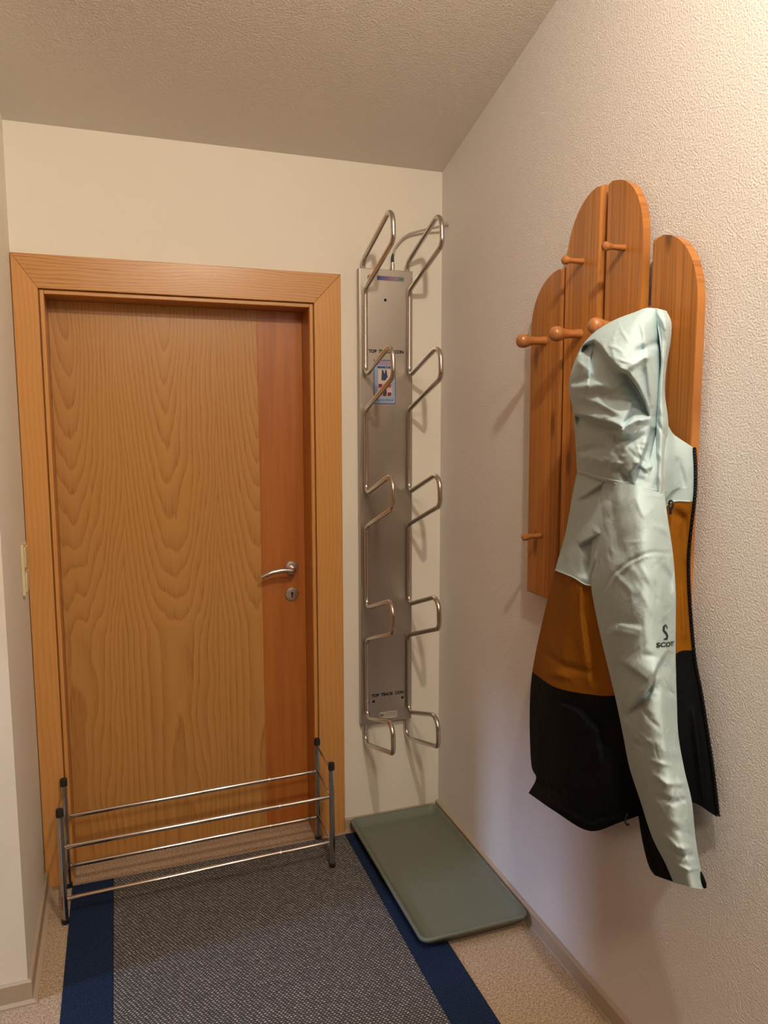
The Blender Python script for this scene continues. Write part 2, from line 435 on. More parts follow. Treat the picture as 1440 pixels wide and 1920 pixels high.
# lining of the opening
LY = 0.100                                       # face of the leaf
jx0, jx1, jz = ix0+g+bw+0.0005, ix1-g-bw-0.0005, iz-g-bw-0.0005
box('jamb', (DX0+0.001, -0.004, 0), (jx0, 0.16, DZ-0.001), M['oak_jamb'], door)
box('jamb', (jx1, -0.004, 0), (DX1-0.001, 0.16, DZ-0.001), M['oak_jamb'], door)
box('jamb_head', (jx0, -0.004, jz), (jx1, 0.16, DZ-0.001), M['oak_jamb'], door)
SX = -0.668
box('leaf', (jx0+0.0003, LY, 0.001), (SX, LY+0.04, jz-0.0003), M['oak'], door, 0.0008)
box('veneer_strip', (SX, LY, 0.001), (jx1-0.0003, LY+0.04, jz-0.0003), M['cherry'], door, 0.0008)
# lever handle and keyhole plate
hx, hz = -0.558, 1.0105
hd = lathe('handle_rosette', [(0, 0.0255), (0.005, 0.0255), (0.008, 0.024), (0.009, 0.020), (0.009, 0.001)], (hx, LY, hz), (0, -1, 0), M['satin'], door, 32)
lever = fillet([(hx, LY-0.008, hz), (hx, LY-0.058, hz-0.001), (hx-0.045, LY-0.060, hz+0.004), (hx-0.085, LY-0.058, hz-0.002), (hx-0.122, LY-0.054, hz-0.018)], [0.014, 0.1, 0.1], 7)
tube('lever', lever, [0.0095]*8 + [0.0092]*(len(lever)-9) + [0.0060], M['satin'], hd, 16)
kz = 0.911
es = lathe('keyhole_plate', [(0, 0.0255), (0.004, 0.0255), (0.007, 0.024), (0.008, 0.020), (0.008, 0.001)], (hx, LY, kz), (0, -1, 0), M['satin'], door, 32)
bm = bmesh.new()
b_lathe(bm, [(0, 0.0045), (0.0006, 0.0045)], (hx, LY-0.0081, kz+0.004), (0, -1, 0), 16)
b_box(bm, (hx-0.0024, LY-0.0087, kz-0.012), (hx+0.0024, LY-0.0081, kz+0.004))
from_bm('keyhole', bm, M['dark'], es)

# light switch on the return wall left of the door
sw = empty('light_switch', (XL, -0.13, 1.105), 'cream double light switch on the narrow wall left of the door frame', 'switch')
box('cover_plate', (XL, -0.172, 1.03), (XL+0.010, -0.088, 1.185), M['cream'], sw, 0.003)
for z in (1.070, 1.145):
    box('rocker', (XL+0.009, -0.162, z-0.030), (XL+0.014, -0.098, z+0.030), M['cream'], sw, 0.002)

# ------------------------------------------------------------------ rug, tray
rug = empty('rug', (-0.82, -1.2, 0), 'flecked grey woven runner rug with navy blue borders', 'rug')
RX = (-1.352, -1.221, -0.401, -0.280); RY = (-2.4, -0.042)
box('woven_field', (RX[1], RY[0], 0.0004), (RX[2], RY[1], 0.0062), M['weave'], rug, 0.002)
box('border', (RX[0], RY[0], 0.0004), (RX[1], RY[1], 0.0066), M['navy'], rug, 0.002)
box('border', (RX[2], RY[0], 0.0004), (RX[3], RY[1], 0.0066), M['navy'], rug, 0.002)

def rrect(x0, x1, y0, y1, r, n=6):
    out = []
    for cx, cy, a in ((x1-r, y1-r, 0), (x0+r, y1-r, 90), (x0+r, y0+r, 180), (x1-r, y0+r, 270)):
        for k in range(n+1):
            t = math.radians(a+90*k/n); out.append((cx+r*math.cos(t), cy+r*math.sin(t)))
    return out
TX0, TX1, TY0, TY1 = -0.376, -0.015, -0.742, -0.013
prof = [(0.040, 0.0072), (0.026, 0.0072), (0.006, 0.034), (0.002, 0.036), (0.0, 0.042), (0.001, 0.047), (0.005, 0.049), (0.010, 0.047),
        (0.013, 0.042), (0.030, 0.024), (0.034, 0.0225), (0.042, 0.022)]
v, f = [], []
for off, z in prof:
    for x, y in rrect(TX0+off, TX1-off, TY0+off, TY1-off, 0.028-off*0.4): v.append((x, y, z))
k = 28
for i in range(len(prof)-1):
    for j in range(k): f.append((i*k+j, i*k+(j+1) % k, (i+1)*k+(j+1) % k, (i+1)*k+j))
f.append(tuple(range(k))[::-1]); f.append(tuple(range((len(prof)-1)*k, len(prof)*k)))
tray = from_data('boot_tray', v, f, M['tray'], smooth=True)
tag(tray, 'olive green plastic boot tray in the corner below the metal rack', 'tray')

# ------------------------------------------------------------------ chrome shoe rack
rack = empty('shoe_rack', (-0.93, -0.128, 0), 'extendable chrome tube shoe rack with black end caps before the door', 'shoe rack')
lx, rx, fy, by = -1.362, -0.502, -0.232, -0.036
for x, y, z0 in ((lx, fy, 0.0), (rx, fy, 0.0066), (lx, by, 0.0), (rx, by, 0.0)):
    top = 0.372 if y == fy else 0.379
    if x == rx: top += 0.012
    lg = tube('leg', [(x, y, z0+0.004), (x, y, top-0.004)], 0.0095, M['chrome'], rack, 16)
    lathe('top_cap', [(0, 0.0112), (0.020, 0.0112), (0.024, 0.0098), (0.025, 0.005)], (x, y, top-0.021), (0, 0, 1), M['black_plastic'], lg, 16)
    lathe('foot', [(0, 0.0098), (0.002, 0.0112), (0.016, 0.0112)], (x, y, z0+0.0002), (0, 0, 1), M['black_plastic'], lg, 16)
for x in (lx, rx):
    dz = 0.012 if x == rx else 0.0
    for za, zb in ((0.348+dz, 0.352+dz), (0.250+dz, 0.258+dz), (0.079+dz, 0.085+dz)):
        tube('side_bar', [(x, fy+0.004, za), (x, by-0.004, zb)], 0.0042, M['chrome'], rack, 10)
def rail(y, z0, z1, r):
    a, b = np.array([lx+0.008, y, z0]), np.array([rx-0.008, y, z1])
    P = lambda t: tuple(a+(b-a)*t)
    rl = tube('rail', [P(0), P(0.80)], r, M['chrome'], rack, 16)
    tube('rail_extension', [P(0.28), P(1)], r-0.0011, M['chrome'], rl, 16)
    bm = bmesh.new()
    for t in (0.795,): b_tube(bm, [P(t-0.003), P(t+0.003)], r+0.0004, 16)
    from_bm('rail_collar', bm, M['satin'], rl)
    lathe('rail_button', [(0, 0.0028), (0.0022, 0.0022)], P(0.52 if z0 > 0.2 else 0.36), (0, -1, 0), M['dark'], rl, 8).location.y -= r-0.0006
rail(by-0.006, 0.252, 0.272, 0.0075); rail(fy+0.007, 0.246, 0.262, 0.0075)
rail(by-0.006, 0.078, 0.094, 0.0075); rail(fy+0.007, 0.075, 0.096, 0.0075)

# ------------------------------------------------------------------ heated boot and glove rack of steel
dry = empty('boot_dryer', (-0.2277, 0, 0.42), 'tall stainless steel boot and glove dryer with looped rods in the corner', 'boot dryer')
PX0, PX1, PZ0, PZ1, PY = -0.3285, -0.1265, 0.418, 2.085, -0.030
pan = box('panel', (PX0, PY, PZ0), (PX1, -0.001, PZ1), M['steel_panel'], dry, 0.0025, 3)
def text_mesh(body, size, offset=0.0):
    cu = bpy.data.curves.new('lettering', 'FONT'); cu.body = body; cu.size = size; cu.offset = offset
    cu.align_x = 'CENTER'; cu.align_y = 'CENTER'; cu.resolution_u = 3
    o = bpy.data.objects.new('tmp', cu); COL.objects.link(o)
    dg = bpy.context.evaluated_depsgraph_get(); me = bpy.data.meshes.new_from_object(o.evaluated_get(dg))
    bpy.data.objects.remove(o); bpy.data.curves.remove(cu)
    return np.array([v.co[:] for v in me.vertices]), [tuple(p.vertices) for p in me.polygons]
def text_on_panel(name, body, width, x, z, m, parent, tilt=0.0, y=PY-0.0004, sx=1.0, height=None, offset=0.0):
    v, f = text_mesh(body, 0.02, offset)
    w = v[:, 0].max()-v[:, 0].min(); h = v[:, 1].max()-v[:, 1].min()
    v[:, 0] *= width/w; v[:, 1] *= (height/h if height else width/w)
    ca, sa = math.cos(tilt), math.sin(tilt)
    vv = [(x+a*ca-b*sa, y, z+a*sa+b*ca) for a, b, _ in v]
    return from_data(name, vv, f, m, parent)
text_on_panel('lettering', 'TOP  TRACK  CON', 0.134, -0.228, 1.7985, M['ink'], pan, 0.0, height=0.0125, offset=0.0012)
text_on_panel('lettering', 'TOP  TRACK  CON', 0.128, -0.224, 0.5265, M['ink'], pan, 0.0, height=0.0125, offset=0.0012)
for x, z in ((-0.2311, 1.979), (-0.280, 0.504), (-0.1644, 0.506)):
    lathe('screw', [(0, 0.0052), (0.0012, 0.0048), (0.0022, 0.0025)], (x, PY, z), (0, -1, 0), M['dark'], pan, 12)
lathe('panel_disc', [(0, 0.012), (0.0025, 0.0115), (0.003, 0.006)], (-0.286, PY, 2.052), (0, -1, 0), m_plain('brown_disc', srgb(120, 92, 66), 0.5), pan, 20)  # small flat brown disc near the panel top
# flat stickers
def decal(name, x0, x1, z0, z1, col, parent, lift=0.0003, rough=0.4):
    return box(name, (x0, PY-lift, z0), (x1, PY-lift+0.0002, z1), m_plain(name+'_print', col, rough), parent)
st = decal('colour_strip_sticker', -0.262, -0.160, 2.046, 2.062, srgb(132, 128, 150), pan)
for i, c in enumerate([(70, 78, 140), (92, 86, 140), (118, 96, 136), (140, 108, 132), (150, 120, 132)]):
    decal('colour_block', -0.2605+i*0.0148, -0.2605+(i+1)*0.0148, 2.0475, 2.0605, srgb(*c), st, 0.0006)
decal('colour_block', -0.184, -0.162, 2.0475, 2.0605, srgb(120, 132, 126), st, 0.0006)
for x, w in ((-0.1795, 0.004), (-0.1735, 0.005), (-0.1670, 0.003)): decal('print_mark', x, x+w, 2.051, 2.0575, srgb(70, 90, 80), st, 0.0008)
st = decal('picture_sticker', -0.276, -0.1915, 1.6125, 1.7695, srgb(86, 92, 130), pan)
decal('sticker_frame', -0.273, -0.1945, 1.616, 1.766, srgb(146, 164, 196), st, 0.0006)
decal('sticker_header', -0.271, -0.1965, 1.752, 1.764, srgb(160, 136, 158), st, 0.0009)
for x, w in ((-0.261, 0.010), (-0.250, 0.007), (-0.242, 0.011), (-0.228, 0.004), (-0.221, 0.009)): decal('print_mark', x, x+w, 1.7405, 1.7465, srgb(40, 50, 105), st, 0.0009)
decal('sticker_picture', -0.259, -0.2075, 1.640, 1.736, srgb(206, 192, 172), st, 0.0009)
def flat(name, outline, col, lift, parent):
    return prism(name, outline, 1, PY-lift+0.0002, PY-lift, m_plain(name+'_print', srgb(*col)), parent)
flat('dark_blue_motif', [(-0.247, 1.701), (-0.243, 1.696), (-0.231, 1.697), (-0.228, 1.704), (-0.222, 1.708), (-0.224, 1.715), (-0.227, 1.733), (-0.232, 1.735), (-0.2345, 1.722), (-0.236, 1.722), (-0.240, 1.735), (-0.245, 1.732)], (42, 56, 96), 0.0012, st)  # printed dark blue motif on the sticker
for i in range(9):
    x = -0.259 + (i % 3)*0.0172; z = 1.641 + (i//3)*0.0150 + 0.002*(i % 2)
    flat('pattern_patch', [(x, z), (x+0.015, z+0.001), (x+0.016, z+0.013), (x+0.002, z+0.014)], [(170, 60, 70), (214, 170, 164), (120, 34, 52), (198, 150, 150)][(i*5) % 4], 0.0012, st)
flat('boot_picture', [(-0.241, 1.641), (-0.228, 1.641), (-0.226, 1.655), (-0.232, 1.672), (-0.240, 1.668), (-0.242, 1.655)], (62, 44, 62), 0.0015, st)
for x, w in ((-0.264, 0.016), (-0.246, 0.009), (-0.235, 0.022), (-0.211, 0.010)): decal('print_mark', x, x+w, 1.6245, 1.6295, srgb(96, 128, 140), st, 0.0009)
st = decal('type_plate', -0.256, -0.187, 0.431, 0.458, srgb(188, 182, 170), pan)
for z in (0.452, 0.446, 0.440): decal('print_line', -0.238, -0.190, z-0.0010, z+0.0010, srgb(120, 116, 108), st, 0.0006)
decal('print_block', -0.254, -0.240, 0.441, 0.451, srgb(110, 106, 100), st, 0.0006)
decal('black_tab', -0.253, -0.226, 0.4245, 0.4320, (0.01, 0.01, 0.01), pan, 0.0007)
# the two rods: each one is a single bent bar with five loops
YR = -0.040
def rod_path():
    pts, rad = [(-0.016, 2.060), (-0.020, 2.098)], [0.02]
    for i in range(5):
        z0 = 2.131 - 0.4207*i
        if i > 0:
            pts += [(YR, z0)]; rad += [0.026]
        else:
            pts += [(-0.034, 2.118)]; rad[-1:] = [0.03, 0.03]
        pts += [(-0.318, z0+0.092), (-0.326, z0-0.019)]; rad += [0.042, 0.030]
        if i < 4: pts += [(YR, z0-0.118)]; rad += [0.030]
        else: pts += [(-0.018, z0-0.110), (-0.014, 0.425)]; rad += [0.034]
    return pts, rad
pts, rad = rod_path()
rad = (rad + [0.03]*len(pts))[:len(pts)-2]
for x in (-0.3095, -0.1430):
    path = fillet([(x, y, z) for y, z in pts], rad, 7)
    rd = tube('loop_rod', path, 0.0083, M['rod'], dry, 14)
    for z in (1.93, 1.50, 1.08, 0.66, 0.50): tube('rod_weld', [(x, PY+0.001, z), (x, YR, z)], 0.004, M['rod'], rd, 8)
# supply cable on top
con = lathe('cable_connector', [(0, 0.006), (0.010, 0.006), (0.010, 0.0072), (0.020, 0.0072), (0.022, 0.0055), (0.030, 0.0055)], (-0.199, -0.018, PZ1-0.002), (0, 0, 1), M['rod'], dry, 14)
tube('cable_grommet', [(-0.199, -0.018, PZ1+0.026), (-0.199, -0.018, PZ1+0.046), (-0.197, -0.018, PZ1+0.058)], [0.0052, 0.005, 0.004], M['black_plastic'], con, 12)
cb = fillet([(-0.197, -0.018, PZ1+0.052), (-0.190, -0.018, 2.165), (-0.150, -0.020, 2.212), (-0.085, -0.026, 2.232), (-0.030, -0.045, 2.244), (-0.006, -0.052, 2.252)], [0.08, 0.1, 0.2, 0.1], 6)
tube('cable', cb, 0.0042, M['cable'], con, 10)
lathe('cable_clip', [(0, 0.009), (0.004, 0.009), (0.010, 0.006), (0.012, 0.001)], (0, -0.052, 2.253), (-1, 0, 0), M['cable'], con, 12)

# ------------------------------------------------------------------ pine coat rack on the right wall
cr = empty('coat_rack', (0, -1.036, 1.05), 'orange stained pine coat rack of four arched boards with turned pegs', 'coat rack')
XB, XF = -0.018, -0.038
def board(y0, y1, zc, yt, zt, ex=0.95):
    """from y0 (outer, arched) to y1 (inner, straight): the arch starts at (y0, zc) and tops out at zt by yt"""
    o = [(y1, 1.052), (y0, 1.052)]
    n = 16
    for k in range(n+1):
        a = (PI/2)*k/n
        yy = y0 + (yt-y0)*(1-max(math.cos(a), 0.0)**ex); zz = zc + (zt-zc)*math.sin(a)**ex
        o.append((yy, zz))
    if abs(yt-y1) > 0.002: o.append((y1, zt-0.003))
    return prism('board', o, 0, XB, XF, M['pine'], cr, 0.0075, 3)
board(-0.712, -0.865, 1.80, -0.865, 1.9455)
board(-0.8795, -1.0245, 1.925, -1.0245, 2.108)
board(-1.1840, -1.0460, 1.925, -1.0460, 2.104, 0.84)
board(-1.360, -1.2130, 1.775, -1.232, 1.941)
for z0, z1 in ((1.690, 1.802), (1.14, 1.25)):
    box('rail', (XB-0.0005, -1.340, z0), (-0.0005, -0.728, z1), M['pine'], cr, 0.002)
big = [(-0.014, 0.0105), (0.0, 0.0122), (0.020, 0.0108), (0.036, 0.0106), (0.048, 0.0125), (0.057, 0.0158), (0.065, 0.0182), (0.072, 0.0192), (0.080, 0.0175), (0.085, 0.0130), (0.0870, 0.0070), (0.0875, 0.001)]
small = [(-0.014, 0.0075), (0.0, 0.0078), (0.020, 0.0066), (0.034, 0.0062), (0.040, 0.0075), (0.046, 0.0100), (0.051, 0.0108), (0.056, 0.0100), (0.0595, 0.0065), (0.0605, 0.001)]
dirp = (-1, -0.05, 0.0)
for y, z in ((-0.787, 1.766), (-0.9525, 1.766), (-1.1165, 1.766), (-1.274, 1.748)):
    lathe('peg', big, (XF, y, z), (-1, -0.03, -0.04), M['peg'], cr, 24)
for y, z in ((-0.953, 1.9435), (-1.117, 1.941), (-0.785, 1.228)):
    lathe('small_peg', small, (XF, y, z), (-1, -0.06, -0.02), M['peg'], cr, 20)

# ------------------------------------------------------------------ ski jacket hanging by its hood
def at(px, py, depth):
    """points on the plane `depth` metres in front of the right wall"""
    px, py, depth = np.broadcast_arrays(np.asarray(px, float), np.asarray(py, float), np.asarray(depth, float))
    d = c_f + c_r*((px-720)/F_PX)[..., None] - c_u*((py-960)/F_PX)[..., None]
    t = (-depth - CAM[0])/d[..., 0]
    return CAM + d*t[..., None]

def crom(A, n):
    """A: (k, ...) control values -> (n, ...) Catmull-Rom samples"""
    A = np.asarray(A, float); k = len(A)
    u = np.linspace(0, k-1, n); i = np.minimum(u.astype(int), k-2); t = (u-i).reshape((-1,)+(1,)*(A.ndim-1))
    g = lambda j: A[np.clip(j, 0, k-1)]
    p0, p1, p2, p3 = g(i-1), g(i), g(i+1), g(i+2)
    p0 = np.where((i == 0).reshape(t.shape), 2*p1-p2, p0); p3 = np.where((i == k-2).reshape(t.shape), 2*p2-p1, p3)
    return 0.5*((2*p1) + (p2-p0)*t + (2*p0-5*p1+4*p2-p3)*t*t + (3*p1-p0-3*p2+p3)*t**3)

def seg_dist(X, Y, poly):
    """distance to a polyline, side sign (+ on the right of travel in image axes) and position along it 0..1"""
    P = np.array(poly, float); L = np.hypot(*(P[1:]-P[:-1]).T); cum = np.r_[0, np.cumsum(L)]
    best = np.full(X.shape, 1e9); sgn = np.zeros(X.shape); pos = np.zeros(X.shape)
    for i in range(len(L)):
        d = (P[i+1]-P[i])/max(L[i], 1e-9); rx, ry = X-P[i, 0], Y-P[i, 1]
        t = np.clip(rx*d[0]+ry*d[1], 0, L[i]); ex, ey = rx-d[0]*t, ry-d[1]*t
        dd = np.hypot(ex, ey); m = dd < best
        best = np.where(m, dd, best); sgn = np.where(m, np.sign(d[0]*ry-d[1]*rx), sgn); pos = np.where(m, (cum[i]+t)/cum[-1], pos)
    return best, sgn, pos
def taper(p): return np.clip(np.sin(PI*np.clip(p, 0.0, 1.0)), 0, 1)**0.5
def ridge(poly, w, a):
    def fn(X, Y):
        d, s, p = seg_dist(X, Y, poly); return a*np.exp(-(d/w)**2)*(0.25+0.75*taper(p))
    return fn
def step(poly, ar, wr, al, wl, soft=1.6):
    """a fold edge: `ar` on the right of travel fading over wr pixels, `al` on the left fading over wl"""
    def fn(X, Y):
        d, s, p = seg_dist(X, Y, poly); k = np.tanh(d*s/soft)
        r = ar*np.exp(-(d/wr)**1.5); l = al*np.exp(-(d/wl)**1.5)
        return (l + (r-l)*(0.5+0.5*k))*taper(p)
    return fn
def crumple(n, x0, x1, y0, y1, ang, spread, length, w, a):
    fs = []
    for _ in range(n):
        x, y = rng.uniform(x0, x1), rng.uniform(y0, y1); t = math.radians(rng.normal(ang, spread)); L = rng.uniform(0.5, 1.3)*length
        dx, dy = math.cos(t)*L/2, math.sin(t)*L/2; b = rng.normal(0, L*0.10)
        fs.append(ridge([(x-dx, y-dy), (x-dy/L*b, y+dx/L*b), (x+dx, y+dy)], w*rng.uniform(0.6, 1.5), a*rng.choice([-1, 1])*rng.uniform(0.4, 1.2)))
    return fs

def cloth(rows, ns, nt, folds=(), puff=0.0, back=0.5, minback=0.012, edge=0.06, tclip=(0.0, 1.0)):
    """front and back sheets sharing their side edges -> (front points (nt, ns, 3), back points)"""
    A = np.array(rows, float)                                        # (rows, cols, 3)
    nc = int(round((nt-1)/1))+1
    B = crom(A, nt)
    ss = 0.5-0.5*np.cos(np.linspace(0, PI, ns)); ss = 0.65*ss + 0.35*np.linspace(0, 1, ns)
    k = A.shape[1]; Bs = np.swapaxes(B, 0, 1)
    big_n = 401; S = crom(Bs, big_n); idx = ss*(big_n-1); i0 = np.minimum(idx.astype(int), big_n-2); fr = (idx-i0)[:, None, None]
    G = np.swapaxes(S[i0]*(1-fr)+S[i0+1]*fr, 0, 1)                  # (nt, ns, 3)
    X, Y, D = G[..., 0], G[..., 1], G[..., 2]
    line = D[:, :1] + (D[:, -1:]-D[:, :1])*ss[None, :]
    env = np.clip(np.minimum(ss, 1-ss)/edge, 0, 1); env = env*env*(3-2*env)
    D2 = D + puff*np.sqrt(np.clip(1-(2*ss-1)**2, 0, 1))[None, :]
    for fn in folds: D2 = D2 + fn(X, Y)*env[None, :]
    Db = np.maximum(line*(1-back*np.sin(PI*ss))[None, :], minback); Db[:, 0] = D[:, 0]; Db[:, -1] = D[:, -1]
    D2[:, 0] = D[:, 0]; D2[:, -1] = D[:, -1]
    return at(X, Y, D2), at(X, Y, np.minimum(Db, D2))

def cloth_obj(name, Fp, Bp, m, parent, cap_top=False, cap_bottom=False, stride=3):
    nt, ns, _ = Fp.shape; v = [Fp.reshape(-1, 3)]; f = []
    ii, jj = np.meshgrid(np.arange(nt-1), np.arange(ns-1), indexing='ij'); a = (ii*ns+jj).ravel()
    f += list(zip(a, a+ns, a+ns+1, a+1))
    # back sheet, inner columns only; its sides weld to the front sheet
    cols = list(range(0, ns, stride)); cols[-1] = ns-1
    bi = {}; n = nt*ns; bl = []
    for i in range(nt):
        for j in cols:
            if j in (0, ns-1): bi[i, j] = i*ns+j
            else: bi[i, j] = n; n += 1; bl.append(Bp[i, j])
    v.append(np.array(bl))
    for i in range(nt-1):
        for c0, c1 in zip(cols[:-1], cols[1:]): f.append((bi[i, c0], bi[i, c1], bi[i+1, c1], bi[i+1, c0]))
    for cap, i in ((cap_top, 0), (cap_bottom, nt-1)):
        if cap: 
            loop = [i*ns+j for j in range(ns)] + [bi[i, j] for j in cols[1:-1][::-1]]
            f.append(tuple(loop) if i == 0 else tuple(loop[::-1]))
    return from_data(name, np.concatenate(v), f, m, parent, smooth=True)

jk = empty('ski_jacket', tuple(at(1200, 590, 0.13)), 'hooded mint, ochre and black ski jacket hanging from the pine coat rack', 'jacket')

torso_rows = [
    [(1082, 885, .110), (1118, 897, .170), (1160, 905, .185), (1205, 905, .175), (1238, 790, .120), (1264, 815, .070), (1300, 839, .036)],
    [(1073, 930, .110), (1115, 950, .180), (1160, 955, .200), (1205, 945, .185), (1243, 870, .130), (1270, 862, .075), (1302, 875, .036)],
    [(1060, 1000, .110), (1100, 1022, .180), (1145, 1025, .195), (1195, 1000, .175), (1238, 945, .125), (1268, 912, .075), (1302, 910, .036)],
    [(1041, 1068, .110), (1076, 1082, .165), (1112, 1097, .170), (1165, 1060, .160), (1225, 985, .125), (1257, 943, .080), (1300, 940, .036)],
    [(1017, 1165, .110), (1068, 1190, .165), (1120, 1202, .170), (1180, 1170, .160), (1235, 1110, .115), (1265, 1080, .070), (1289, 1060, .034)],
    [(998, 1260, .110), (1040, 1288, .170), (1100, 1301, .175), (1160, 1302, .165), (1225, 1265, .115), (1270, 1224, .068), (1299, 1219, .032)],
    [(993, 1340, .110), (1045, 1362, .175), (1105, 1372, .180), (1165, 1367, .170), (1230, 1335, .115), (1278, 1300, .068), (1314, 1305, .030)],
    [(996, 1432, .110), (1047, 1446, .175), (1107, 1458, .185), (1168, 1450, .175), (1233, 1425, .120), (1287, 1400, .068), (1331, 1415, .028)],
    [(1005, 1459, .112), (1048, 1484, .170), (1107, 1508, .184), (1167, 1500, .170), (1232, 1475, .118), (1289, 1450, .066), (1338, 1470, .027)],
    [(991, 1487, .110), (1040, 1521, .165), (1105, 1558, .180), (1165, 1541, .165), (1230, 1518, .115), (1290, 1502, .064), (1345, 1532, .026)],
]
torso_folds = [
    step([(1078, 940), (1100, 930), (1135, 905), (1160, 890)], -.012, 14, .006, 18),
    ridge([(1128, 915), (1140, 940), (1150, 985)], 9, -.010),
    step([(1086, 1024), (1110, 1012), (1128, 1004)], -.022, 22, .010, 16),
    step([(1130, 1005), (1117, 1030), (1108, 1060), (1102, 1085)], -.028, 16, .008, 14),
    ridge([(1070, 1000), (1060, 1050)], 10, .006),
    step([(1092, 1095), (1092, 1150), (1100, 1210), (1112, 1290)], .010, 14, -.006, 24),
    ridge([(1072, 1100), (1062, 1180), (1050, 1250)], 10, .006),
    ridge([(1020, 1225), (1060, 1250), (1110, 1262)], 7, -.005),
    ridge([(1030, 1260), (1070, 1272)], 6, .005),
    step([(1048, 1318), (1085, 1332), (1122, 1372), (1130, 1440)], .010, 30, -.006, 22),
    ridge([(1010, 1340), (1006, 1450)], 9, .006),
    ridge([(996, 1458), (1020, 1472), (1060, 1490)], 5, -.010),
    ridge([(1140, 1400), (1140, 1530)], 16, .010),
    ridge([(1262, 960), (1285, 975), (1290, 1030)], 9, -.010),
    ridge([(1280, 1100), (1284, 1200)], 6, .006), ridge([(1270, 860), (1284, 915)], 6, -.006),
    ridge([(1300, 1330), (1320, 1500)], 7, .008),
    ridge([(992, 1478), (1045, 1512), (1105, 1548), (1165, 1530)], 4, .004),
]
NT_, NS_ = 244, 97
Ft, Bt = cloth(torso_rows, NS_, NT_, torso_folds, 0.0, 0.62, 0.046, 0.08)
per = (NT_-1)//9
i1, i2 = per*3, per*5
cloth_obj('upper_panel', Ft[:i1+1], Bt[:i1+1], M['mint'], jk)['label'] = 'pale mint upper panel'
cloth_obj('middle_panel', Ft[i1:i2+1], Bt[i1:i2+1], M['ochre'], jk)['label'] = 'ochre brown middle panel'
cloth_obj('lower_panel', Ft[i2:], Bt[i2:], M['black'], jk)['label'] = 'black lower panel'
# thin pale piping along the mint edge
off = np.array([-0.0022, 0, 0])
for nm, i, mm, r in (('edge_seam', i1, M['mint_edge'], 0.0016),):
    tube(nm, [tuple(p+off) for p in Ft[i, 2:-2:3]], r, mm, jk, 8)

# zip along the open front edge
edge_pts = Ft[::4, -1] + np.array([-0.001, -0.004, 0])
zp = tube('zip_tape', [tuple(p) for p in edge_pts], 0.0032, M['black'], jk, 8)
bm = bmesh.new(); acc = 0.0
E0 = Ft[:, -1]
for i in range(1, len(E0)):
    acc += np.linalg.norm(E0[i]-E0[i-1])
    if acc > 0.0058 and i < len(E0)-3:
        acc = 0.0; p = E0[i] + np.array([-0.002, -0.0075, 0]); b_box(bm, p-np.array([.0018, .0022, .0018]), p+np.array([.0018, .0022, .0018]))
tag(from_bm('zip_teeth', bm, M['black_plastic'], zp), kind='stuff')
q = at(1258, 946, 0.092)
bm = bmesh.new(); b_tube(bm, [tuple(q+np.array([0, 0.006*math.cos(t), 0.008*math.sin(t)])) for t in np.linspace(0, 2*PI, 14)], 0.0022, 8)
b_box(bm, q+np.array([-.002, -.003, -.020]), q+np.array([.002, .003, -.007]), 0.001)
from_bm('pocket_zip_pull', bm, M['black_plastic'], jk)
# draw cord at the hem
q = at(1176, 1536, 0.17)
tube('hem_cord', fillet([q+np.array([0, 0, .012]), q+np.array([-.004, .002, -.004]), q+np.array([-.003, -.003, -.012]), q+np.array([0, -.006, -.008])], 0.004, 4), 0.0022, M['black_plastic'], jk, 8)

# hood
hood_rows = [
    [(1196, 583, .150), (1206, 579, .150), (1216, 577, .145), (1226, 578, .135), (1236, 581, .120)],
    [(1150, 601, .160), (1172, 605, .195), (1194, 606, .200), (1217, 604, .170), (1239, 602, .118)],
    [(1111, 626, .165), (1142, 632, .215), (1177, 636, .228), (1212, 633, .188), (1241, 630, .112)],
    [(1085, 660, .165), (1121, 668, .225), (1166, 672, .245), (1210, 672, .200), (1243, 670, .108)],
    [(1067, 718, .160), (1108, 722, .222), (1160, 726, .242), (1208, 724, .195), (1243, 722, .106)],
    [(1075, 775, .150), (1112, 780, .208), (1160, 785, .225), (1206, 786, .185), (1241, 782, .106)],
    [(1079, 832, .130), (1115, 838, .195), (1160, 845, .212), (1206, 852, .185), (1241, 852, .110)],
    [(1082, 887, .112), (1120, 899, .178), (1162, 909, .200), (1205, 920, .188), (1245, 930, .130)],
]
crown = [(1074, 668), (1088, 650), (1113, 640), (1123, 647), (1141, 674), (1158, 694), (1176, 700), (1193, 723), (1208, 752), (1218, 782)]
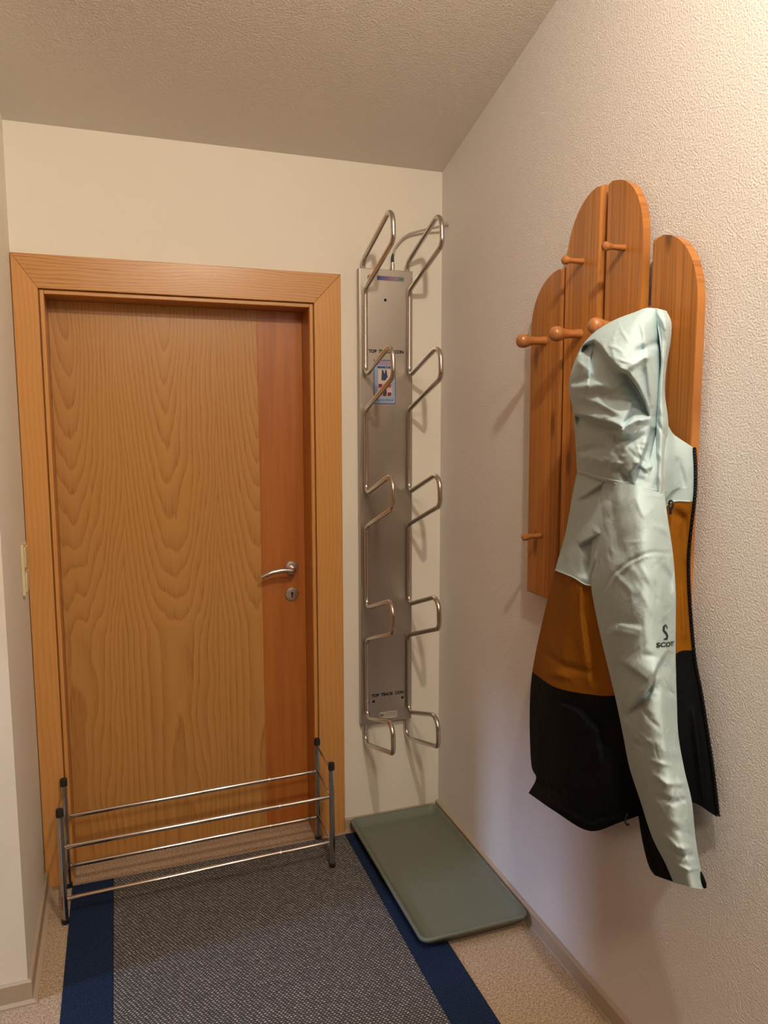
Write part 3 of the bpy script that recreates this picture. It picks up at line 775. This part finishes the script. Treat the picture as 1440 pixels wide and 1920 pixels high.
hood_folds = [
    step(crown, -.050, 34, .014, 30, 1.8),
    step([(1060, 724), (1090, 720), (1120, 716), (1150, 716)], .014, 22, -.010, 14, 4),
    step([(1068, 777), (1100, 783), (1135, 793), (1166, 802)], -.040, 22, .018, 20, 1.5),
    step([(1164, 803), (1179, 776), (1186, 752)], -.012, 14, .008, 14, 1.5),
    ridge([(1135, 811), (1165, 806), (1190, 786), (1216, 786)], 7, .020),
    ridge([(1150, 828), (1185, 826), (1212, 815)], 8, -.012),
    step([(1218, 800), (1214, 830), (1200, 868), (1178, 896)], .016, 20, -.020, 26, 1.8),
    ridge([(1085, 850), (1110, 862), (1160, 868)], 10, .008),
    ridge([(1078, 845), (1098, 848), (1110, 838)], 7, -.010),
    ridge([(1160, 878), (1175, 895), (1185, 915)], 6, -.012),
    ridge([(1205, 600), (1215, 680), (1222, 760)], 6, .010),
    ridge([(1192, 660), (1215, 650), (1238, 640)], 7, -.010),
    ridge([(1178, 690), (1205, 672), (1222, 668)], 6, .008),
    ridge([(1205, 690), (1210, 730), (1216, 760)], 7, -.008),
    ridge([(1085, 655), (1090, 690)], 7, .008), ridge([(1105, 650), (1112, 700)], 9, -.010),
    ridge([(1120, 735), (1150, 750), (1180, 752)], 9, -.008), ridge([(1085, 745), (1120, 755), (1160, 775)], 6, .007),
] + crumple(16, 1090, 1225, 820, 915, 10, 30, 40, 5, .005) + crumple(16, 1110, 1230, 610, 690, 60, 40, 40, 3, .0022) + crumple(14, 1085, 1210, 800, 905, 30, 40, 40, 3, .0028) + crumple(10, 1085, 1180, 715, 790, 15, 30, 40, 4, .003)
Fh, Bh = cloth(hood_rows, 101, 161, hood_folds, 0.004, 0.55, 0.058, 0.05)
hood = cloth_obj('hood', Fh, Bh, M['mint'], jk, cap_top=True)
# stitched brim strip of the hood, running down beside the collar
rim_rows = [
    [(1228, 577, .134), (1239, 580, .130), (1250, 583, .100)],
    [(1231, 603, .140), (1246, 604, .138), (1259, 606, .100)],
    [(1237, 640, .140), (1248, 642, .134), (1257, 643, .096)],
    [(1239, 682, .136), (1245, 684, .130), (1250, 686, .092)],
    [(1234, 735, .136), (1241, 737, .132), (1247, 738, .092)],
    [(1231, 790, .136), (1242, 792, .134), (1253, 792, .096)],
    [(1230, 850, .142), (1240, 854, .140), (1250, 855, .100)],
    [(1232, 924, .150), (1239, 928, .146), (1246, 930, .112)],
]
Fr, Br = cloth(rim_rows, 21, 101, [ridge([(1240, 585), (1246, 640), (1244, 720)], 3, -.003)] + crumple(12, 1232, 1250, 600, 920, 80, 20, 40, 4, .004), 0.003, 0.25, 0.05, 0.1)
rim = cloth_obj('hood_brim', Fr, Br, M['mint_edge'], hood, True, True)
# seams: thin raised cords along the cloth
def seam(name, Fg, ij, m, parent, r=0.0011):
    tube(name, [tuple(Fg[i, j] + np.array([-0.0008, 0, 0])) for i, j in ij], r, m, parent, 6)
seam('neck_seam', Fh, [(158, j) for j in range(4, 92, 3)], M['mint_edge'], hood, 0.0018)

# sleeve nearest the room: a raglan sleeve hanging straight down
sleeve_rows = [
    [(1134, 893, .180), (1165, 905, .203), (1200, 912, .205), (1246, 926, .135)],
    [(1120, 955, .180), (1160, 962, .222), (1208, 968, .225), (1253, 978, .135)],
    [(1109, 1030, .175), (1160, 1034, .232), (1212, 1036, .235), (1262, 1040, .130)],
    [(1108, 1095, .175), (1160, 1100, .240), (1215, 1104, .240), (1267, 1108, .130)],
    [(1120, 1165, .180), (1168, 1170, .240), (1218, 1174, .240), (1267, 1178, .130)],
    [(1136, 1235, .180), (1180, 1238, .238), (1224, 1238, .236), (1267, 1238, .130)],
    [(1153, 1305, .178), (1192, 1306, .232), (1230, 1308, .230), (1269, 1310, .132)],
    [(1167, 1372, .174), (1203, 1374, .226), (1238, 1376, .224), (1272, 1378, .136)],
    [(1180, 1438, .168), (1216, 1438, .218), (1250, 1440, .216), (1283, 1442, .138)],
    [(1199, 1497, .160), (1232, 1500, .208), (1265, 1500, .206), (1297, 1502, .136)],
    [(1223, 1570, .150), (1252, 1570, .195), (1278, 1570, .194), (1304, 1570, .132)],
    [(1247, 1618, .142), (1270, 1620, .186), (1292, 1622, .186), (1313, 1624, .128)],
    [(1263, 1655, .138), (1283, 1660, .180), (1303, 1665, .178), (1322, 1668, .124)],
]
sleeve_folds = [
    step([(1160, 1238), (1185, 1256), (1213, 1277)], -.012, 18, .010, 20, 2.0),
    step([(1252, 1218), (1234, 1250), (1220, 1285), (1206, 1310), (1180, 1336)], .014, 18, -.014, 18, 2.0),
    ridge([(1232, 1268), (1224, 1300), (1196, 1326)], 5, .008),
    ridge([(1172, 1346), (1200, 1320), (1230, 1285)], 8, -.010),
    ridge([(1176, 1355), (1190, 1385), (1200, 1425)], 6, .009), ridge([(1186, 1390), (1205, 1400)], 5, -.008),
    ridge([(1240, 1060), (1255, 1085), (1262, 1110)], 8, -.010), ridge([(1228, 1050), (1240, 1100), (1246, 1160)], 8, .007),
    ridge([(1145, 915), (1150, 970), (1160, 1040)], 10, -.009),
    step([(1140, 1178), (1165, 1170), (1205, 1178)], .006, 14, -.005, 14, 2.5),
    ridge([(1130, 1190), (1160, 1184), (1190, 1190)], 5, .005),
    ridge([(1230, 1240), (1244, 1320), (1250, 1420)], 9, .007),
    ridge([(1222, 1450), (1250, 1470), (1290, 1468)], 6, .006), ridge([(1230, 1492), (1262, 1504), (1290, 1498)], 5, -.006),
    ridge([(1240, 1560), (1270, 1590), (1296, 1590)], 5, .006), ridge([(1244, 1585), (1275, 1606), (1305, 1604)], 5, -.006),
    ridge([(1260, 1618), (1290, 1632), (1312, 1628)], 4, .005), ridge([(1270, 1440), (1285, 1500), (1296, 1560)], 5, .006),
    ridge([(1255, 1000), (1240, 990), (1225, 985)], 6, .004),
    ridge([(1132, 1108), (1150, 1076), (1179, 1053), (1208, 1039), (1228, 1035), (1262, 1038)], 3.0, -.004),
    ridge([(1136, 1113), (1154, 1081), (1182, 1058), (1210, 1044), (1230, 1040)], 2.6, .003),
] + crumple(26, 1150, 1270, 1220, 1480, 55, 35, 60, 6, .0035) + crumple(18, 1225, 1305, 1480, 1650, 30, 30, 40, 5, .003) + crumple(12, 1130, 1255, 930, 1180, 70, 40, 70, 8, .003) + crumple(26, 1130, 1260, 930, 1230, 60, 50, 45, 3, .002) + crumple(30, 1160, 1290, 1230, 1560, 60, 35, 45, 3, .002)
Fs, Bs = cloth(sleeve_rows, 81, 261, sleeve_folds, 0.004, 0.30, 0.06, 0.06)
slv = cloth_obj('sleeve', Fs, Bs, M['mint'], jk)
# dark underside of the sleeve, seen along its rear edge and at the cuff
under_rows = [
    [(1190, 1440, .120), (1206, 1440, .130), (1224, 1440, .150)],
    [(1194, 1500, .120), (1212, 1500, .128), (1232, 1502, .146)],
    [(1199, 1545, .118), (1218, 1548, .124), (1240, 1552, .140)],
    [(1207, 1590, .114), (1228, 1594, .120), (1252, 1600, .136)],
    [(1217, 1625, .112), (1240, 1632, .117), (1268, 1640, .132)],
    [(1227, 1641, .110), (1246, 1648, .115), (1274, 1657, .130)],
]
Fu, Bu = cloth(under_rows, 21, 61, [ridge([(1215, 1500), (1232, 1580), (1245, 1640)], 6, .004)], 0.006, 0.25, 0.05, 0.1)
cloth_obj('sleeve_underside', Fu, Bu, M['black'], slv)['label'] = 'black underside of the sleeve'
cf = at(np.array([1314, 1317, 1320, 1321.5]), np.array([1634, 1645, 1656, 1664]), np.array([.140, .140, .136, .134]))
bm = bmesh.new(); b_tube(bm, [tuple(p) for p in cf], [0.001, 0.0035, 0.0045, 0.003], 10); from_bm('cuff_tab', bm, M['black'], slv)

# printed emblem and lettering wrapped on the sleeve
def on_sleeve(px, py, lift=0.0012):
    """nearest point of the sleeve front to a pixel-like sleeve coordinate, lifted off the cloth"""
    res = []
    for a, b in zip(px, py):
        k = np.argmin((SPX-a)**2 + (SPY-b)**2); i, j = divmod(int(k), Fs.shape[1])
        i = min(max(i, 1), Fs.shape[0]-2); j = min(max(j, 1), Fs.shape[1]-2)
        du = Fs[i, j+1]-Fs[i, j-1]; dv = Fs[i+1, j]-Fs[i-1, j]; n = np.cross(du, dv); n /= np.linalg.norm(n)
        if n @ (CAM-Fs[i, j]) < 0: n = -n
        p = at(a, b, 0.0); d = (p-CAM); t = ((Fs[i, j]-CAM) @ n)/(d @ n); res.append(CAM + d*t + n*lift)
    return np.array(res)
_d = Fs-CAM; _w = _d @ c_f
SPX = 720+F_PX*(_d @ c_r)/_w; SPY = 960-F_PX*(_d @ c_u)/_w
tv, tf = text_mesh('SCOTT', 0.02, 0.0008)
w = tv[:, 0].max()-tv[:, 0].min(); h = tv[:, 1].max()-tv[:, 1].min()
u = (tv[:, 0]-tv[:, 0].min())/w; vv = (tv[:, 1]-tv[:, 1].min())/h
tx = 1229.5 + 33*np.sin(u*PI/2*0.98)**1.0; ty = 1214.5 - 3.5*u - vv*9.5 - 0*u
from_data('sleeve_lettering', on_sleeve(tx, ty), tf, M['ink'], slv)
em_l = [(1246.5, 1170), (1242.5, 1174), (1241.5, 1180), (1244, 1186), (1248.5, 1190), (1249, 1195), (1243.5, 1197.5), (1243, 1199.5), (1250.5, 1199.5), (1252, 1192), (1249.5, 1186), (1245.5, 1181.5), (1245.5, 1176), (1247.5, 1173)]
em_r = [(1247, 1170), (1249.5, 1172.5), (1251, 1178), (1249.8, 1178.5), (1248, 1174)]
from_data('sleeve_emblem', np.r_[on_sleeve(*zip(*em_l)), on_sleeve(*zip(*em_r))], [tuple(range(len(em_l))), tuple(range(len(em_l), len(em_l)+len(em_r)))], M['ink'], slv)
